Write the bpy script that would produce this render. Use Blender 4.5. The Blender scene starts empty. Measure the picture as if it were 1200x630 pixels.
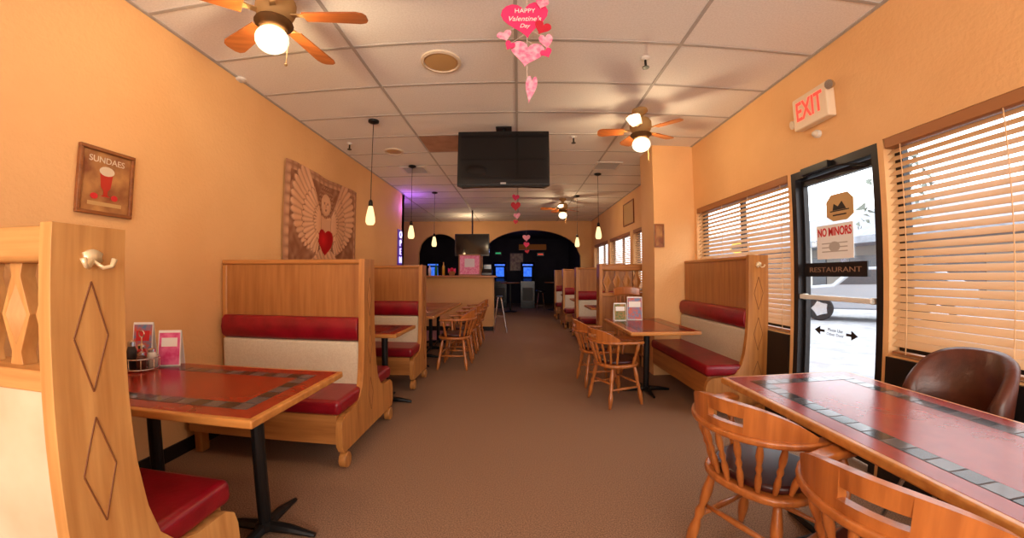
import bpy, bmesh, math, random
import numpy as np
from math import sin, cos, pi, atan, hypot, radians as R
from mathutils import Vector, Matrix, Euler
random.seed(7)
SC = bpy.context.scene
COL = SC.collection
SC.view_settings.view_transform = 'Standard'

# ------------------------------------------------------------ lens model
F, LL = 430.0, 1.32
CAM = Vector((0, 0, 1.3))
RM = Euler((pi/2 + atan(7/430), 0, atan(8/430))).to_matrix()
def ray(px, py):
    dx, dy = px-600, 315-py
    r = max(hypot(dx, dy), 1e-6)
    th = LL*atan(r/(F*LL))
    return RM @ Vector((sin(th)*dx/r, sin(th)*dy/r, -cos(th)))
def AX(px, py, X): v = ray(px, py); return CAM + v*(X/v.x)
def AY(px, py, Y): v = ray(px, py); return CAM + v*(Y/v.y)
def AZ(px, py, Z): v = ray(px, py); return CAM + v*((Z-1.3)/v.z)

# ------------------------------------------------------------ materials
def S(r, g, b):
    f = lambda c: (c/255/12.92) if c/255 <= .04045 else ((c/255+.055)/1.055)**2.4
    return (f(r), f(g), f(b), 1)
def M(name, col, rough=.5, metal=0, col2=None, scale=20, stretch=(1,1,1), bump=0, bscale=None,
      emit=0, emcol=None, spec=.5, coat=0, lo=.35, hi=.65, alpha=None, detail=4):
    m = bpy.data.materials.new(name); m.use_nodes = True
    nt = m.node_tree; n = nt.nodes; l = nt.links
    b = n['Principled BSDF']
    b.inputs['Base Color'].default_value = col
    b.inputs['Roughness'].default_value = rough
    b.inputs['Metallic'].default_value = metal
    b.inputs['Specular IOR Level'].default_value = spec
    b.inputs['Coat Weight'].default_value = coat
    b.inputs['Coat Roughness'].default_value = .15
    if emit:
        b.inputs['Emission Color'].default_value = emcol or col
        b.inputs['Emission Strength'].default_value = emit
    if col2 or bump:
        tc = n.new('ShaderNodeTexCoord'); mp = n.new('ShaderNodeMapping')
        mp.inputs['Scale'].default_value = stretch
        l.new(tc.outputs['Object'], mp.inputs['Vector'])
    if col2:
        ns = n.new('ShaderNodeTexNoise'); ns.inputs['Scale'].default_value = scale; ns.inputs['Detail'].default_value = detail
        l.new(mp.outputs['Vector'], ns.inputs['Vector'])
        cr = n.new('ShaderNodeValToRGB')
        cr.color_ramp.elements[0].position = lo; cr.color_ramp.elements[1].position = hi
        cr.color_ramp.elements[0].color = col; cr.color_ramp.elements[1].color = col2
        l.new(ns.outputs['Fac'], cr.inputs['Fac']); l.new(cr.outputs['Color'], b.inputs['Base Color'])
    if bump:
        n2 = n.new('ShaderNodeTexNoise'); n2.inputs['Scale'].default_value = bscale or scale; n2.inputs['Detail'].default_value = 3
        l.new(mp.outputs['Vector'], n2.inputs['Vector'])
        bp = n.new('ShaderNodeBump'); bp.inputs['Strength'].default_value = bump; bp.inputs['Distance'].default_value = .01
        l.new(n2.outputs['Fac'], bp.inputs['Height']); l.new(bp.outputs['Normal'], b.inputs['Normal'])
    return m
def wood(name, a, b, axis, rough=.38, coat=.25):
    st = {'x': (1.2, 18, 18), 'y': (18, 1.2, 18), 'z': (18, 18, 1.2)}[axis]
    return M(name, a, rough, 0, b, 1.6, st, coat=coat, lo=.28, hi=.74, detail=7)

m_wall = M('peach_plaster', S(238,187,128), .75, 0, S(231,178,119), 1.5, bump=.35, bscale=38)
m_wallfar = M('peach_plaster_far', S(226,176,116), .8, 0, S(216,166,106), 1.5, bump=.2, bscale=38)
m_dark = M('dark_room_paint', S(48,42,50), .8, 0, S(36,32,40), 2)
m_ceil = M('ceiling_tile', S(245,242,238), .85, 0, S(230,226,221), 80, bump=.25, bscale=140, lo=.3, hi=.75)
m_grid = M('ceiling_tbar', S(180,174,168), .6)
m_stain = M('stained_tile', S(188,146,118), .85, 0, S(166,124,98), 6)
m_carpet = M('carpet', S(178,140,112), .97, 0, S(98,74,60), 150, bump=.35, bscale=400, spec=.1, lo=.36, hi=.64, detail=10)
_n = m_carpet.node_tree.nodes['Noise Texture']; _n.inputs['Roughness'].default_value = .7
WZ = wood('honey_wood_z', S(202,138,72), S(158,98,44), 'z')
WX = wood('honey_wood_x', S(196,132,70), S(154,94,44), 'x')
WXd = wood('panel_wood', S(178,118,62), S(148,90,42), 'z')
WP = wood('pale_wood_z', S(216,162,96), S(178,120,60), 'z', .5, 0)
WPx = wood('pale_wood_x', S(214,160,96), S(178,120,60), 'x', .5, 0)
m_carve = M('carved_groove', S(120,70,32), .6)
m_pale = M('pale_laminate_panel', S(226,208,180), .6, 0, S(210,188,156), 3)
WC = wood('chair_wood', S(194,116,54), S(150,82,34), 'z', .32, .35)
WE = wood('table_edge_wood', S(208,144,74), S(174,108,48), 'x', .35, .3)
WD = wood('dark_frame_wood', S(156,92,44), S(120,66,28), 'x', .4, .2)
m_burg = M('burgundy_vinyl', S(142,12,30), .32, 0, S(120,6,22), 8, bump=.08, bscale=60)
m_beige = M('beige_fabric', S(210,196,172), .85, 0, S(200,184,158), 90, bump=.15, bscale=160)
m_lam = M('red_laminate', S(146,38,22), .2, 0, S(136,32,19), 12, spec=.5)
m_t1 = M('tile_dark', S(36,33,35), .14)
m_t2 = M('tile_slate', S(84,82,86), .12)
m_t3 = M('tile_grout', S(70,50,44), .6)
m_black = M('black_metal', S(22,21,22), .4, .3)
m_plastic = M('black_plastic', S(16,16,18), .25)
m_screen = M('tv_screen', S(10,10,14), .08)
m_chrome = M('chrome', S(210,210,212), .2, 1)
m_hook = M('cream_brass', S(238,214,170), .3, .35)
m_brass = M('aged_brass', S(176,140,90), .65, .1, spec=.2)
m_fitter = M('dark_brass', S(96,66,36), .7, .1, spec=.1)
m_cream = M('cream_metal', S(222,205,180), .5)
m_white = M('white_plastic', S(226,220,210), .5, spec=.2)
m_cush = M('dark_seat_vinyl', S(58,20,20), .3)
m_leather = M('brown_leather', S(92,44,28), .35, 0, S(68,30,18), 9, bump=.15, bscale=40)
m_blade = wood('fan_blade_wood', S(186,108,52), S(146,76,32), 'x', .35, .2)
m_valance = M('blind_valance', S(164,108,64), .5)
m_bronze = M('dark_bronze_frame', S(34,27,25), .4, .3)
m_redl = M('red_glow', S(240,60,50), .4, emit=1.3, emcol=S(255,60,46))
m_exitface = M('exit_face', S(236,216,186), .4)
m_pink = M('pink_card', S(230,50,110), .6)
m_pinkl = M('light_pink_card', S(244,180,196), .6, 0, S(226,110,150), 40)
m_redcard = M('red_card', S(196,24,50), .55)
m_whitep = M('paper_white', S(240,238,236), .6)
m_tan = M('tan_plaque', S(200,160,104), .5)
m_ink = M('dark_ink', S(40,30,28), .6)
m_inkred = M('red_ink', S(206,36,40), .6)
m_dim = M('dim_lettering', S(150,116,92), .6)
m_string = M('string', S(220,200,190), .7)
m_glassy = M('clear_jar', S(200,190,180), .08, 0, spec=.6)
def glass_mat(name, tint=(1,1,1,1), gl=.06):
    m = bpy.data.materials.new(name); m.use_nodes = True; nt = m.node_tree; n = nt.nodes; n.remove(n['Principled BSDF'])
    t = n.new('ShaderNodeBsdfTransparent'); t.inputs[0].default_value = tint
    g = n.new('ShaderNodeBsdfGlossy'); g.inputs['Roughness'].default_value = .03
    mx = n.new('ShaderNodeMixShader'); mx.inputs[0].default_value = gl
    nt.links.new(t.outputs[0], mx.inputs[1]); nt.links.new(g.outputs[0], mx.inputs[2])
    nt.links.new(mx.outputs[0], n['Material Output'].inputs[0]); return m
m_glass = glass_mat('window_glass')
def glow_mat(name, col, st, tr=.5):
    m = bpy.data.materials.new(name); m.use_nodes = True; nt = m.node_tree; n = nt.nodes; n.remove(n['Principled BSDF'])
    t = n.new('ShaderNodeBsdfTransparent'); e = n.new('ShaderNodeEmission'); e.inputs[0].default_value = col; e.inputs[1].default_value = st
    mx = n.new('ShaderNodeMixShader'); mx.inputs[0].default_value = 1-tr
    nt.links.new(t.outputs[0], mx.inputs[1]); nt.links.new(e.outputs[0], mx.inputs[2])
    nt.links.new(mx.outputs[0], n['Material Output'].inputs[0]); return m
m_globe = glow_mat('lit_globe', (1,.84,.55,1), 3.2)
m_amber = glow_mat('lit_amber_shade', (1,.68,.3,1), 2.6)
m_slat = bpy.data.materials.new('blind_slat'); m_slat.use_nodes = True
_n = m_slat.node_tree.nodes; _l = m_slat.node_tree.links
_n['Principled BSDF'].inputs['Base Color'].default_value = S(232,192,144)
_n['Principled BSDF'].inputs['Roughness'].default_value = .5
_t = _n.new('ShaderNodeBsdfTranslucent'); _t.inputs[0].default_value = S(244,196,136)
_m = _n.new('ShaderNodeMixShader'); _m.inputs[0].default_value = .15
_l.new(_n['Principled BSDF'].outputs[0], _m.inputs[1]); _l.new(_t.outputs[0], _m.inputs[2]); _l.new(_m.outputs[0], _n['Material Output'].inputs[0])

# ------------------------------------------------------------ mesh builder
class B:
    def __init__(s): s.bm = bmesh.new()
    def face(s, vs, mi=0):
        try:
            f = s.bm.faces.new(vs); f.material_index = mi; return f
        except ValueError: return None
    def box(s, x0, x1, y0, y1, z0, z1, mi=0, T=None):
        p = [Vector(c) for c in ((x0,y0,z0),(x1,y0,z0),(x1,y1,z0),(x0,y1,z0),(x0,y0,z1),(x1,y0,z1),(x1,y1,z1),(x0,y1,z1))]
        if T: p = [T @ q for q in p]
        v = [s.bm.verts.new(q) for q in p]
        for a in ((0,3,2,1),(4,5,6,7),(0,1,5,4),(1,2,6,5),(2,3,7,6),(3,0,4,7)): s.face([v[i] for i in a], mi)
        return s
    def prism(s, poly, a0, a1, axis='z', mi=0, T=None):
        def mk(p, a):
            q = Vector({'x': (a,p[0],p[1]), 'y': (p[0],a,p[1]), 'z': (p[0],p[1],a)}[axis])
            return s.bm.verts.new(T @ q if T else q)
        A = [mk(p,a0) for p in poly]; Bv = [mk(p,a1) for p in poly]
        s.face(A, mi); s.face(Bv[::-1], mi)
        for i in range(len(poly)):
            j = (i+1) % len(poly); s.face([A[i], A[j], Bv[j], Bv[i]], mi)
        return s
    def tube(s, pts, r, seg=8, mi=0, cap=True):
        pts = [Vector(p) for p in pts]; n = len(pts)
        rr = r if isinstance(r, (list, tuple)) else [r]*n
        rings = []; up = None
        for i, p in enumerate(pts):
            t = (pts[min(i+1,n-1)] - pts[max(i-1,0)])
            if t.length < 1e-9: t = Vector((0,0,1))
            t.normalize()
            if up is None: up = Vector((1,0,0)) if abs(t.x) < .8 else Vector((0,1,0))
            u = (up - t*up.dot(t))
            if u.length < 1e-6: u = t.orthogonal()
            u.normalize(); w = t.cross(u); up = u
            rings.append([s.bm.verts.new(p + (u*cos(2*pi*k/seg) + w*sin(2*pi*k/seg))*rr[i]) for k in range(seg)])
        for i in range(n-1):
            for k in range(seg):
                j = (k+1) % seg
                s.face([rings[i][k], rings[i][j], rings[i+1][j], rings[i+1][k]], mi)
        if cap:
            s.face(rings[0][::-1], mi); s.face(rings[-1], mi)
        return s
    def lathe(s, prof, c=(0,0,0), seg=20, mi=0):
        return s._l(prof, Vector(c), seg, mi)
    def _l(s, prof, c, seg, mi):
        rings = [[s.bm.verts.new(c+Vector((max(r,.0005)*cos(2*pi*k/seg), max(r,.0005)*sin(2*pi*k/seg), z))) for k in range(seg)] for r, z in prof]
        for i in range(len(prof)-1):
            for k in range(seg):
                j = (k+1) % seg; s.face([rings[i][k], rings[i][j], rings[i+1][j], rings[i+1][k]], mi)
        s.face(rings[0][::-1], mi); s.face(rings[-1], mi); return s
    def ball(s, c, r, seg=16, sz=1, mi=0):
        n = seg//2
        return s._l([(r*sin(pi*i/n), -r*sz*cos(pi*i/n)) for i in range(n+1)], Vector(c), seg, mi)
    def sweep(s, pts, w, h, mi=0):
        pts = [Vector(p) for p in pts]; n = len(pts); rings = []
        for i, p in enumerate(pts):
            t = pts[min(i+1,n-1)] - pts[max(i-1,0)]; t.z = 0; t.normalize(); nn = Vector((-t.y, t.x, 0))
            ww = w[i] if isinstance(w, list) else w; hh = h[i] if isinstance(h, list) else h
            rings.append([s.bm.verts.new(p + nn*a*ww/2 + Vector((0,0,b*hh/2))) for a, b in ((-1,-1),(1,-1),(1,1),(-1,1))])
        for i in range(n-1):
            for k in range(4):
                j = (k+1) % 4; s.face([rings[i][k], rings[i][j], rings[i+1][j], rings[i+1][k]], mi)
        s.face(rings[0][::-1], mi); s.face(rings[-1], mi); return s
    def obj(s, name, mats, parent=None, bevel=0, smooth=False, seg=2, loc=None):
        bmesh.ops.recalc_face_normals(s.bm, faces=s.bm.faces)
        me = bpy.data.meshes.new(name); s.bm.to_mesh(me); s.bm.free()
        for m in (mats if isinstance(mats, (list, tuple)) else [mats]): me.materials.append(m)
        o = bpy.data.objects.new(name, me); COL.objects.link(o)
        if parent: o.parent = parent
        if loc: o.location = loc
        if smooth: me.shade_smooth()
        if bevel:
            bv = o.modifiers.new('bevel', 'BEVEL'); bv.width = bevel; bv.segments = seg; bv.limit_method = 'ANGLE'; bv.angle_limit = R(40)
            if not smooth:
                me.shade_smooth(); wn = o.modifiers.new('wn', 'WEIGHTED_NORMAL')
        return o
def thing(name, label, cat, loc=(0,0,0), rot=(0,0,0), group=None):
    o = bpy.data.objects.new(name, None); COL.objects.link(o); o.empty_display_size = .1
    o.location = loc; o.rotation_euler = rot
    return tag(o, label, cat, group)
def tag(o, label, cat, group=None):
    o['label'] = label; o['category'] = cat
    if group: o['group'] = group
    return o
def struct(o): o['kind'] = 'structure'; return o
def copy_tree(o, parent=None):
    c = o.copy(); COL.objects.link(c); c.parent = parent
    for ch in list(o.children): copy_tree(ch, c)
    return c
def dup(root, loc, rotz, label):
    kids = list(root.children)
    r = root.copy(); COL.objects.link(r); r.location = loc; r.rotation_euler = (0,0,rotz); r['label'] = label
    for ch in kids: copy_tree(ch, r)
    return r
def rot_of(cols): return Matrix(cols).transposed().to_euler()
ON_RIGHT = rot_of(((0,-1,0),(0,0,1),(-1,0,0)))
ON_LEFT = rot_of(((0,1,0),(0,0,1),(1,0,0)))
FACING = rot_of(((1,0,0),(0,0,1),(0,-1,0)))
def text(s, size, m, parent, loc=(0,0,0), rot=(0,0,0), ext=.001, name='lettering', width=None, height=None, shear=0, bold=0):
    cu = bpy.data.curves.new('t', 'FONT'); cu.body = s; cu.size = size; cu.extrude = ext; cu.offset = bold
    cu.align_x = 'CENTER'; cu.align_y = 'CENTER'; cu.shear = shear
    o = bpy.data.objects.new('t', cu); COL.objects.link(o)
    bpy.context.view_layer.update()
    dg = bpy.context.evaluated_depsgraph_get()
    me = bpy.data.meshes.new_from_object(o.evaluated_get(dg)); bpy.data.objects.remove(o)
    me.name = name; me.materials.clear(); me.materials.append(m)
    t = bpy.data.objects.new(name, me); COL.objects.link(t); t.parent = parent; t.location = loc; t.rotation_euler = rot
    xs = [v.co.x for v in me.vertices]; ys = [v.co.y for v in me.vertices]
    cx = (max(xs)+min(xs))/2; cy = (max(ys)+min(ys))/2
    sx = width/(max(xs)-min(xs)) if width else 1; sy = height/(max(ys)-min(ys)) if height else (sx if width else 1)
    for v in me.vertices: v.co.x = (v.co.x-cx)*sx; v.co.y = (v.co.y-cy)*sy
    return t

# ------------------------------------------------------------ room shell
XL, XR, ZC, YB, YR = -2.43, 2.30, 3.0, 11.5, -2.6
struct(B().box(-6, 2.45, YR-.15, 17, -.1, 0).obj('floor', m_carpet))
struct(B().box(-6, 2.45, YR-.15, 17, ZC, ZC+.1).obj('ceiling', m_ceil))
g = B()
x = -.02 - 1.22*4
while x < XR:
    g.box(x-.012, x+.012, (7.6 if x < XL else YR), 11.5, ZC-.006, ZC+.002); x += 1.22
y = 2.49 - .61*8
while y < 11.4:
    g.box((-5 if y > 7.6 else XL), XR, y-.012, y+.012, ZC-.005, ZC+.002); y += .61
g.box(XL, XL+.025, YR, 7.6, ZC-.008, ZC+.001); g.box(XR-.025, XR, YR, YB, ZC-.008, ZC+.001)
struct(g.obj('trim_1', m_grid))
struct(B().box(-1.23, -.03, 4.33, 4.93, ZC-.004, ZC+.002).obj('trim_2', m_stain))
struct(B().box(XL-.15, XL, YR, 7.6, 0, ZC).obj('wall_left', m_wall))
struct(B().box(-6, XL, 7.6-.15, 7.6, 0, ZC).obj('wall_bar', m_wall))
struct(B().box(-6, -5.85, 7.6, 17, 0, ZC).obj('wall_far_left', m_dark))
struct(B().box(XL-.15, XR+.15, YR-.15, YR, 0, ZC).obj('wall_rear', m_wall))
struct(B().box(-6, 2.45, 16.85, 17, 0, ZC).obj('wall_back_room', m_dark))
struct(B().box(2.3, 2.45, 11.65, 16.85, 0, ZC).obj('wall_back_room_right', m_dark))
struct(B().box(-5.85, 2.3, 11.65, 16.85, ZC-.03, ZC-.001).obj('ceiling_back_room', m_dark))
def archwall(x0, x1, y0, y1, z1, arches):
    b = B(); cur = x0
    for xa, xb, sp, top in arches:
        b.box(cur, xa, y0, y1, 0, z1)
        N = 20; c = (xa+xb)/2; h = (xb-xa)/2
        fz = lambda q: sp + (top-sp)*math.sqrt(max(0, 1-((q-c)/h)**2))
        for i in range(N):
            a = xa+(xb-xa)*i/N; bb = xa+(xb-xa)*(i+1)/N
            b.prism([(a,fz(a)),(bb,fz(bb)),(bb,z1),(a,z1)], y0, y1, 'y')
        cur = xb
    b.box(cur, x1, y0, y1, 0, z1); return b
struct(archwall(-6, XR, YB, YB+.15, ZC, [(-3.2,-1.85,2.0,2.6), (-1.15,1.95,1.9,2.72)]).obj('wall_back', m_wallfar))
wins = [(-.4,2.0,.8,2.15), (2.9,4.6,.8,2.15), (5.6,7.3,1.0,2.2), (7.5,9.2,1.0,2.2), (9.4,11.1,1.0,2.2)]
ops = wins + [(2.04,2.86,0,2.14)]
ys = sorted(set([YR, YB] + [o[0] for o in ops] + [o[1] for o in ops]))
b = B()
for a, c in zip(ys[:-1], ys[1:]):
    cuts = [(o[2],o[3]) for o in ops if o[0] <= a+1e-6 and o[1] >= c-1e-6]
    if not cuts: b.box(XR, XR+.15, a, c, 0, ZC)
    else:
        z0, z1 = cuts[0]
        if z0 > 0: b.box(XR, XR+.15, a, c, 0, z0)
        b.box(XR, XR+.15, a, c, z1, ZC)
struct(b.obj('wall_right', m_wall))
struct(B().box(1.75, XR, 4.66, 5.15, 0, ZC).obj('wall_pilaster', m_wall))
struct(B().box(XR-.02, XR, -.4, 2.0, 0, .79).obj('trim_3', m_bronze))
struct(B().box(XR-.02, XR, 2.9, 4.64, 0, .79).obj('trim_4', m_bronze))
struct(B().box(XL, XL+.015, 1.0, 7.6, 0, .1).obj('baseboard_left', m_bronze))
for i, (a, c, z0, z1) in enumerate(wins):
    f = B(); X0, X1 = XR+.09, XR+.14
    f.box(X0,X1,a,a+.05,z0,z1); f.box(X0,X1,c-.05,c,z0,z1); f.box(X0,X1,a+.05,c-.05,z0,z0+.05); f.box(X0,X1,a+.05,c-.05,z1-.05,z1)
    mid = (a+c)/2; f.box(X0,X1,mid-.02,mid+.02,z0+.05,z1-.05)
    w = struct(f.obj('window_%d' % (i+1), m_bronze))
    B().box(XR+.112, XR+.118, a+.05, c-.05, z0+.05, z1-.05).obj('pane', m_glass, w)

# door
d = B(); X0, X1 = XR+.02, XR+.12
d.box(X0-.02,X1,2.04,2.09,0,2.14); d.box(X0-.02,X1,2.81,2.86,0,2.14); d.box(X0-.02,X1,2.09,2.81,2.08,2.14)
dr = struct(d.obj('door_1', m_bronze))
l = B(); l.box(X0+.03,X1-.03,2.10,2.125,.02,2.07); l.box(X0+.03,X1-.03,2.78,2.80,.02,2.07); l.box(X0+.03,X1-.03,2.125,2.78,.02,.22); l.box(X0+.03,X1-.03,2.125,2.78,2.02,2.07)
l.obj('door_leaf', m_bronze, dr)
B().box(X0+.047,X0+.053,2.125,2.78,.22,2.02).obj('glass_pane', m_glass, dr)
B().box(X0-.035,X0-.01,2.12,2.78,1.105,1.14).box(X0-.01,X0+.03,2.12,2.15,1.1,1.145).box(X0-.01,X0+.03,2.75,2.78,1.1,1.145).obj('push_bar', m_white, dr, bevel=.006)
B().box(X0-.06,X0+.0,2.42,2.70,2.085,2.14).tube([(X0-.03,2.5,2.09),(X0-.05,2.3,2.07),(X0+.03,2.15,2.04)],.01).obj('door_closer', m_black, dr, bevel=.005)

# blinds
def blind(a, c, z0, z1, label, X=XR+.035):
    t = thing('window_blind', label, 'blind', (X,(a+c)/2,z1), group='window blinds'); w = (c-a)/2-.01
    B().box(-.035,.03,-w,w,-.065,-.001).obj('valance', m_valance, t, bevel=.004)
    s = B(); z = -.09; bot = z0-z1+.04
    while z > bot:
        s.box(-.0275,.0275,-w+.005,w-.005,-.0013,.0013, T=Matrix.Translation((0,0,z)) @ Matrix.Rotation(R(-42),4,'Y')); z -= .0455
    s.obj('slats', m_slat, t)
    B().box(-.024,.024,-w+.005,w-.005,bot-.03,bot-.012).obj('bottom_rail', m_valance, t, bevel=.004)
    n = max(2, int((c-a)/.5))
    for k in range(n+1):
        q = -w+.1 + (2*w-.2)*k/n
        B().tube([(-.029,q,-.06),(-.029,q,bot-.02)],.003,5).obj('ladder_cord', m_slat, t)
for (a,c,z0,z1), lb in zip(wins, ['tan slatted blind on the nearest window, right of the glass door',
        'tan slatted blind on the window between the glass door and the pillar',
        'tan slatted blind on the first far window beyond the pillar',
        'tan slatted blind on the middle one of the three far windows',
        'tan slatted blind on the farthest window by the arched wall']):
    blind(a,c,z0,z1,lb)

# ------------------------------------------------------------ booths
def end_profile(seats, H, w=.10):
    side = [(w-.005,H),(w,.95),(w+.01,.74),(w+.03,.58),(w+.06,.47),(w+.12,.395),(.30,.37),(.44,.365),(.485,.335),(.50,.28),(.50,.17),(.47,.12)]
    bare = [(w,H),(w,.12)]
    right = side if 1 in seats else bare
    left = side if -1 in seats else bare
    return right + [(-a,bb) for a,bb in left[::-1]]
def booth(label, ox, oy, L, seats, ends, rot=0, lattice=False, H=1.42, pale=False, hook=False, carve=True, group='wooden booth benches'):
    t = thing('booth_bench', label, 'booth', (ox,oy,0), (0,0,rot), group)
    wz, wx = (WP, WPx) if pale else (WZ, WX)
    if lattice:
        B().box(.0,L,-.045,.045,.14,.98).obj('back_panel', m_pale if pale else WXd, t)
        B().box(0,L,-.055,.055,.98,1.04).obj('middle_rail', wx, t, bevel=.008)
        B().box(0,L,-.07,.07,H-.10,H).obj('top_rail', wx, t, bevel=.02)
        n = int(L/.15)
        for i in range(n):
            q = L - .085 - i*.15
            if q < .05: break
            zc = (1.04+H-.10)/2; hh = (H-.10-1.04)/2
            bb = B()
            bb.prism([(q-.028,zc-hh),(q+.028,zc-hh),(q+.02,zc-hh*.75),(q+.062,zc),(q+.02,zc+hh*.75),(q+.028,zc+hh),(q-.028,zc+hh),(q-.02,zc+hh*.75),(q-.062,zc),(q-.02,zc-hh*.75)],-.02,.02,'y')
            for sg in (-1,1):
                v = [bb.bm.verts.new(c) for c in ((q-.05,sg*.0202,zc),(q,sg*.0202,zc-hh*.62),(q+.05,sg*.0202,zc),(q,sg*.0202,zc+hh*.62),(q,sg*.045,zc))]
                for k in range(4): bb.face([v[k],v[(k+1)%4],v[4]])
            bb.obj('baluster', [wz, m_carve], t, bevel=.002)
    else:
        B().box(.0,L,-.045,.045,.14,H-.035).obj('back_panel', WXd, t)
        B().box(0,L,-.06,.06,H-.04,H).obj('top_rail', wx, t, bevel=.015)
        B().box(0,.05,-.055,.055,.0,H-.04).obj('back_post', wz, t, bevel=.012)
    e0 = .05; e1 = L-.004
    ca, cb = e0, e1
    if any(x > 0 for x in ends): cb = L+.036
    if 0 in ends: ca = -.036
    for s in seats:
        f = lambda a,bb,c,dd,z0,z1: B().box(a,bb,min(s*c,s*dd),max(s*c,s*dd),z0,z1)
        prof = [(s*.045,.80),(s*.085,.802),(s*.115,.83),(s*.125,.89),(s*.115,.95),(s*.085,.978),(s*.045,.98)]
        B().prism(prof,(0 if 0 in ends else e0),e1,'x').obj('head_roll', m_burg, t, bevel=.008)
        f((0 if 0 in ends else e0),e1,.046,.105,.46,.798).obj('back_cushion', m_beige, t, bevel=.02, seg=3)
        f(ca,cb,.05,.50,.375,.48).obj('seat_cushion', m_burg, t, bevel=.035, seg=4)
        f((0 if 0 in ends else e0),e1,.05,.47,.17,.372).obj('seat_base', wx, t, bevel=.005)
        f(.06,.12,.36,.44,0,.17).obj('foot', wz, t, bevel=.01)
    for e in ends:
        far = e > 0; x0 = L if far else -.045; x1 = x0+.045
        xo = x1 if far else x0; sg = 1 if far else -1
        bb = B().prism(end_profile(seats,H),x0,x1,'x')
        if carve:
            for zc, hh, ww in ((1.13,.15,.045),(.76,.15,.045),(.38,.13,.045)):
                p = [(0,zc+hh),(ww,zc),(0,zc-hh),(-ww,zc)]
                for i in range(4):
                    a, c = p[i], p[(i+1)%4]
                    bb.tube([(xo,a[0],a[1]),(xo,c[0],c[1])],.003,5,mi=1)
        bb.obj('end_panel', [wz, m_carve], t, bevel=.014)
        for s in (1,-1):
            q = s*.43 if s in seats else s*.06
            B().prism([(q+.05*cos(a*pi/8),.055+.055*sin(a*pi/8)) for a in range(16)],x0-.004,x1+.004,'x').obj('foot', wz, t, bevel=.008)
        if hook:
            hx = xo+sg*.006; zz = H-.085
            h = B().prism([(.03*cos(a*pi/6)*(.75+.25*(a%2)),zz+.022*sin(a*pi/6)) for a in range(12)],xo,xo+sg*.008,'x')
            for s in (-1,1):
                h.tube([(hx,0,zz-.01),(xo+sg*.018,s*.02,zz-.028),(xo+sg*.03,s*.034,zz-.024),(xo+sg*.03,s*.042,zz-.004)],[.005,.006,.006,.008],8)
            h.obj('coat_hook', m_hook, t, smooth=True)
    return t
booth('pale wooden booth bench with lattice back and coat hook, nearest on the left', XL+.01, .80, 1.225, [1], [1], lattice=True, pale=True, hook=True, H=1.43)
booth('double-sided wooden booth behind the near left red table, against the left wall', XL+.01, 2.75, 1.225, [-1,1], [1])
booth('single wooden booth farthest along the left wall, before the chairs', XL+.01, 4.50, 1.20, [-1], [1])
booth('wooden bench with coat hook along the window wall beside the pillar', 2.185, 3.22, 1.40, [1], [0], rot=pi/2, hook=True, H=1.48)
booth('wooden booth with lattice back just behind the pillar on the right', 1.22, 5.42, 1.07, [1], [0], lattice=True, H=1.46)
booth('double-sided wooden booth, second along the right wall after the lattice one', 1.18, 7.35, 1.1, [-1,1], [0], H=1.45)
booth('double-sided wooden booth, third along the right wall after the lattice one', 1.15, 9.25, 1.13, [-1,1], [0], H=1.45)
booth('single wooden booth at the far end of the right wall by the arch', 1.13, 11.15, 1.15, [-1], [0], H=1.45)

# ------------------------------------------------------------ tables
def table(label, x0, x1, y0, y1, cols, ring=.10, group='red topped tables', rot=0):
    cx, cy = (x0+x1)/2, (y0+y1)/2; hx, hy = (x1-x0)/2, (y1-y0)/2
    t = thing('restaurant_table', label, 'table', (cx,cy,0), (0,0,rot), group)
    B().box(-hx,hx,-hy,hy,.715,.75).obj('tabletop', WE, t, bevel=.008)
    B().box(-hx+.025,hx-.025,-hy+.025,hy-.025,.7495,.7508).obj('laminate_surface', m_lam, t)
    tl = B(); z0, z1 = .7505,.7518; p = .075
    ax, ay = hx-ring-.04, hy-ring-.04
    tl.box(-ax-.037,ax+.037,-ay-.037,-ay+.037,z0-.0005,z0+.0006,2); tl.box(-ax-.037,ax+.037,ay-.037,ay+.037,z0-.0005,z0+.0006,2)
    tl.box(-ax-.037,-ax+.037,-ay,ay,z0-.0005,z0+.0006,2); tl.box(ax-.037,ax+.037,-ay,ay,z0-.0005,z0+.0006,2)
    nx = max(1,round(2*ax/p)); ny = max(1,round(2*ay/p)); px, py = 2*ax/nx, 2*ay/ny
    for i in range(nx+1):
        for yy in (-ay, ay):
            xx = -ax+i*px; tl.box(xx-.034,xx+.034,yy-.034,yy+.034,z0,z1,i%2)
    for j in range(1,ny):
        for xx in (-ax, ax):
            yy = -ay+j*py; tl.box(xx-.034,xx+.034,yy-.034,yy+.034,z0,z1,j%2)
    tl.obj('tile_border', [m_t1,m_t2,m_t3], t)
    for (qx,qy) in cols:
        B().tube([(qx,qy,.03),(qx,qy,.70)],.032,14).obj('column', m_black, t, smooth=False)
        B().box(qx-.1,qx+.1,qy-.1,qy+.1,.70,.714).obj('mounting_plate', m_black, t)
        bb = B(); bb.lathe([(.05,.02),(.05,.05),(.035,.06)],(qx,qy,0),14)
        for k in range(4):
            a = k*pi/2; ca, sa = cos(a), sin(a)
            bb.tube([(qx,qy,.035),(qx+ca*.14,qy+sa*.14,.03),(qx+ca*.27,qy+sa*.27,.012)],[.03,.024,.012],8)
        bb.obj('base', m_black, t)
    return t
table('red laminate booth table with tile border, nearest on the left', -2.39, -1.0, 1.24, 2.00, [(-.24,0.02),(.42,0)])
table('red laminate booth table between the two left wall booths', -2.39, -1.13, 3.30, 3.96, [(-.4,0),(.4,0)])
table('red laminate table with four chairs on the left, nearer of two', -1.95, -1.12, 4.80, 5.98, [(0,-.3),(0,.3)])
table('red laminate table behind the nearer chair table on the left', -1.95, -1.12, 6.02, 7.20, [(0,-.3),(0,.3)])
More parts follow.
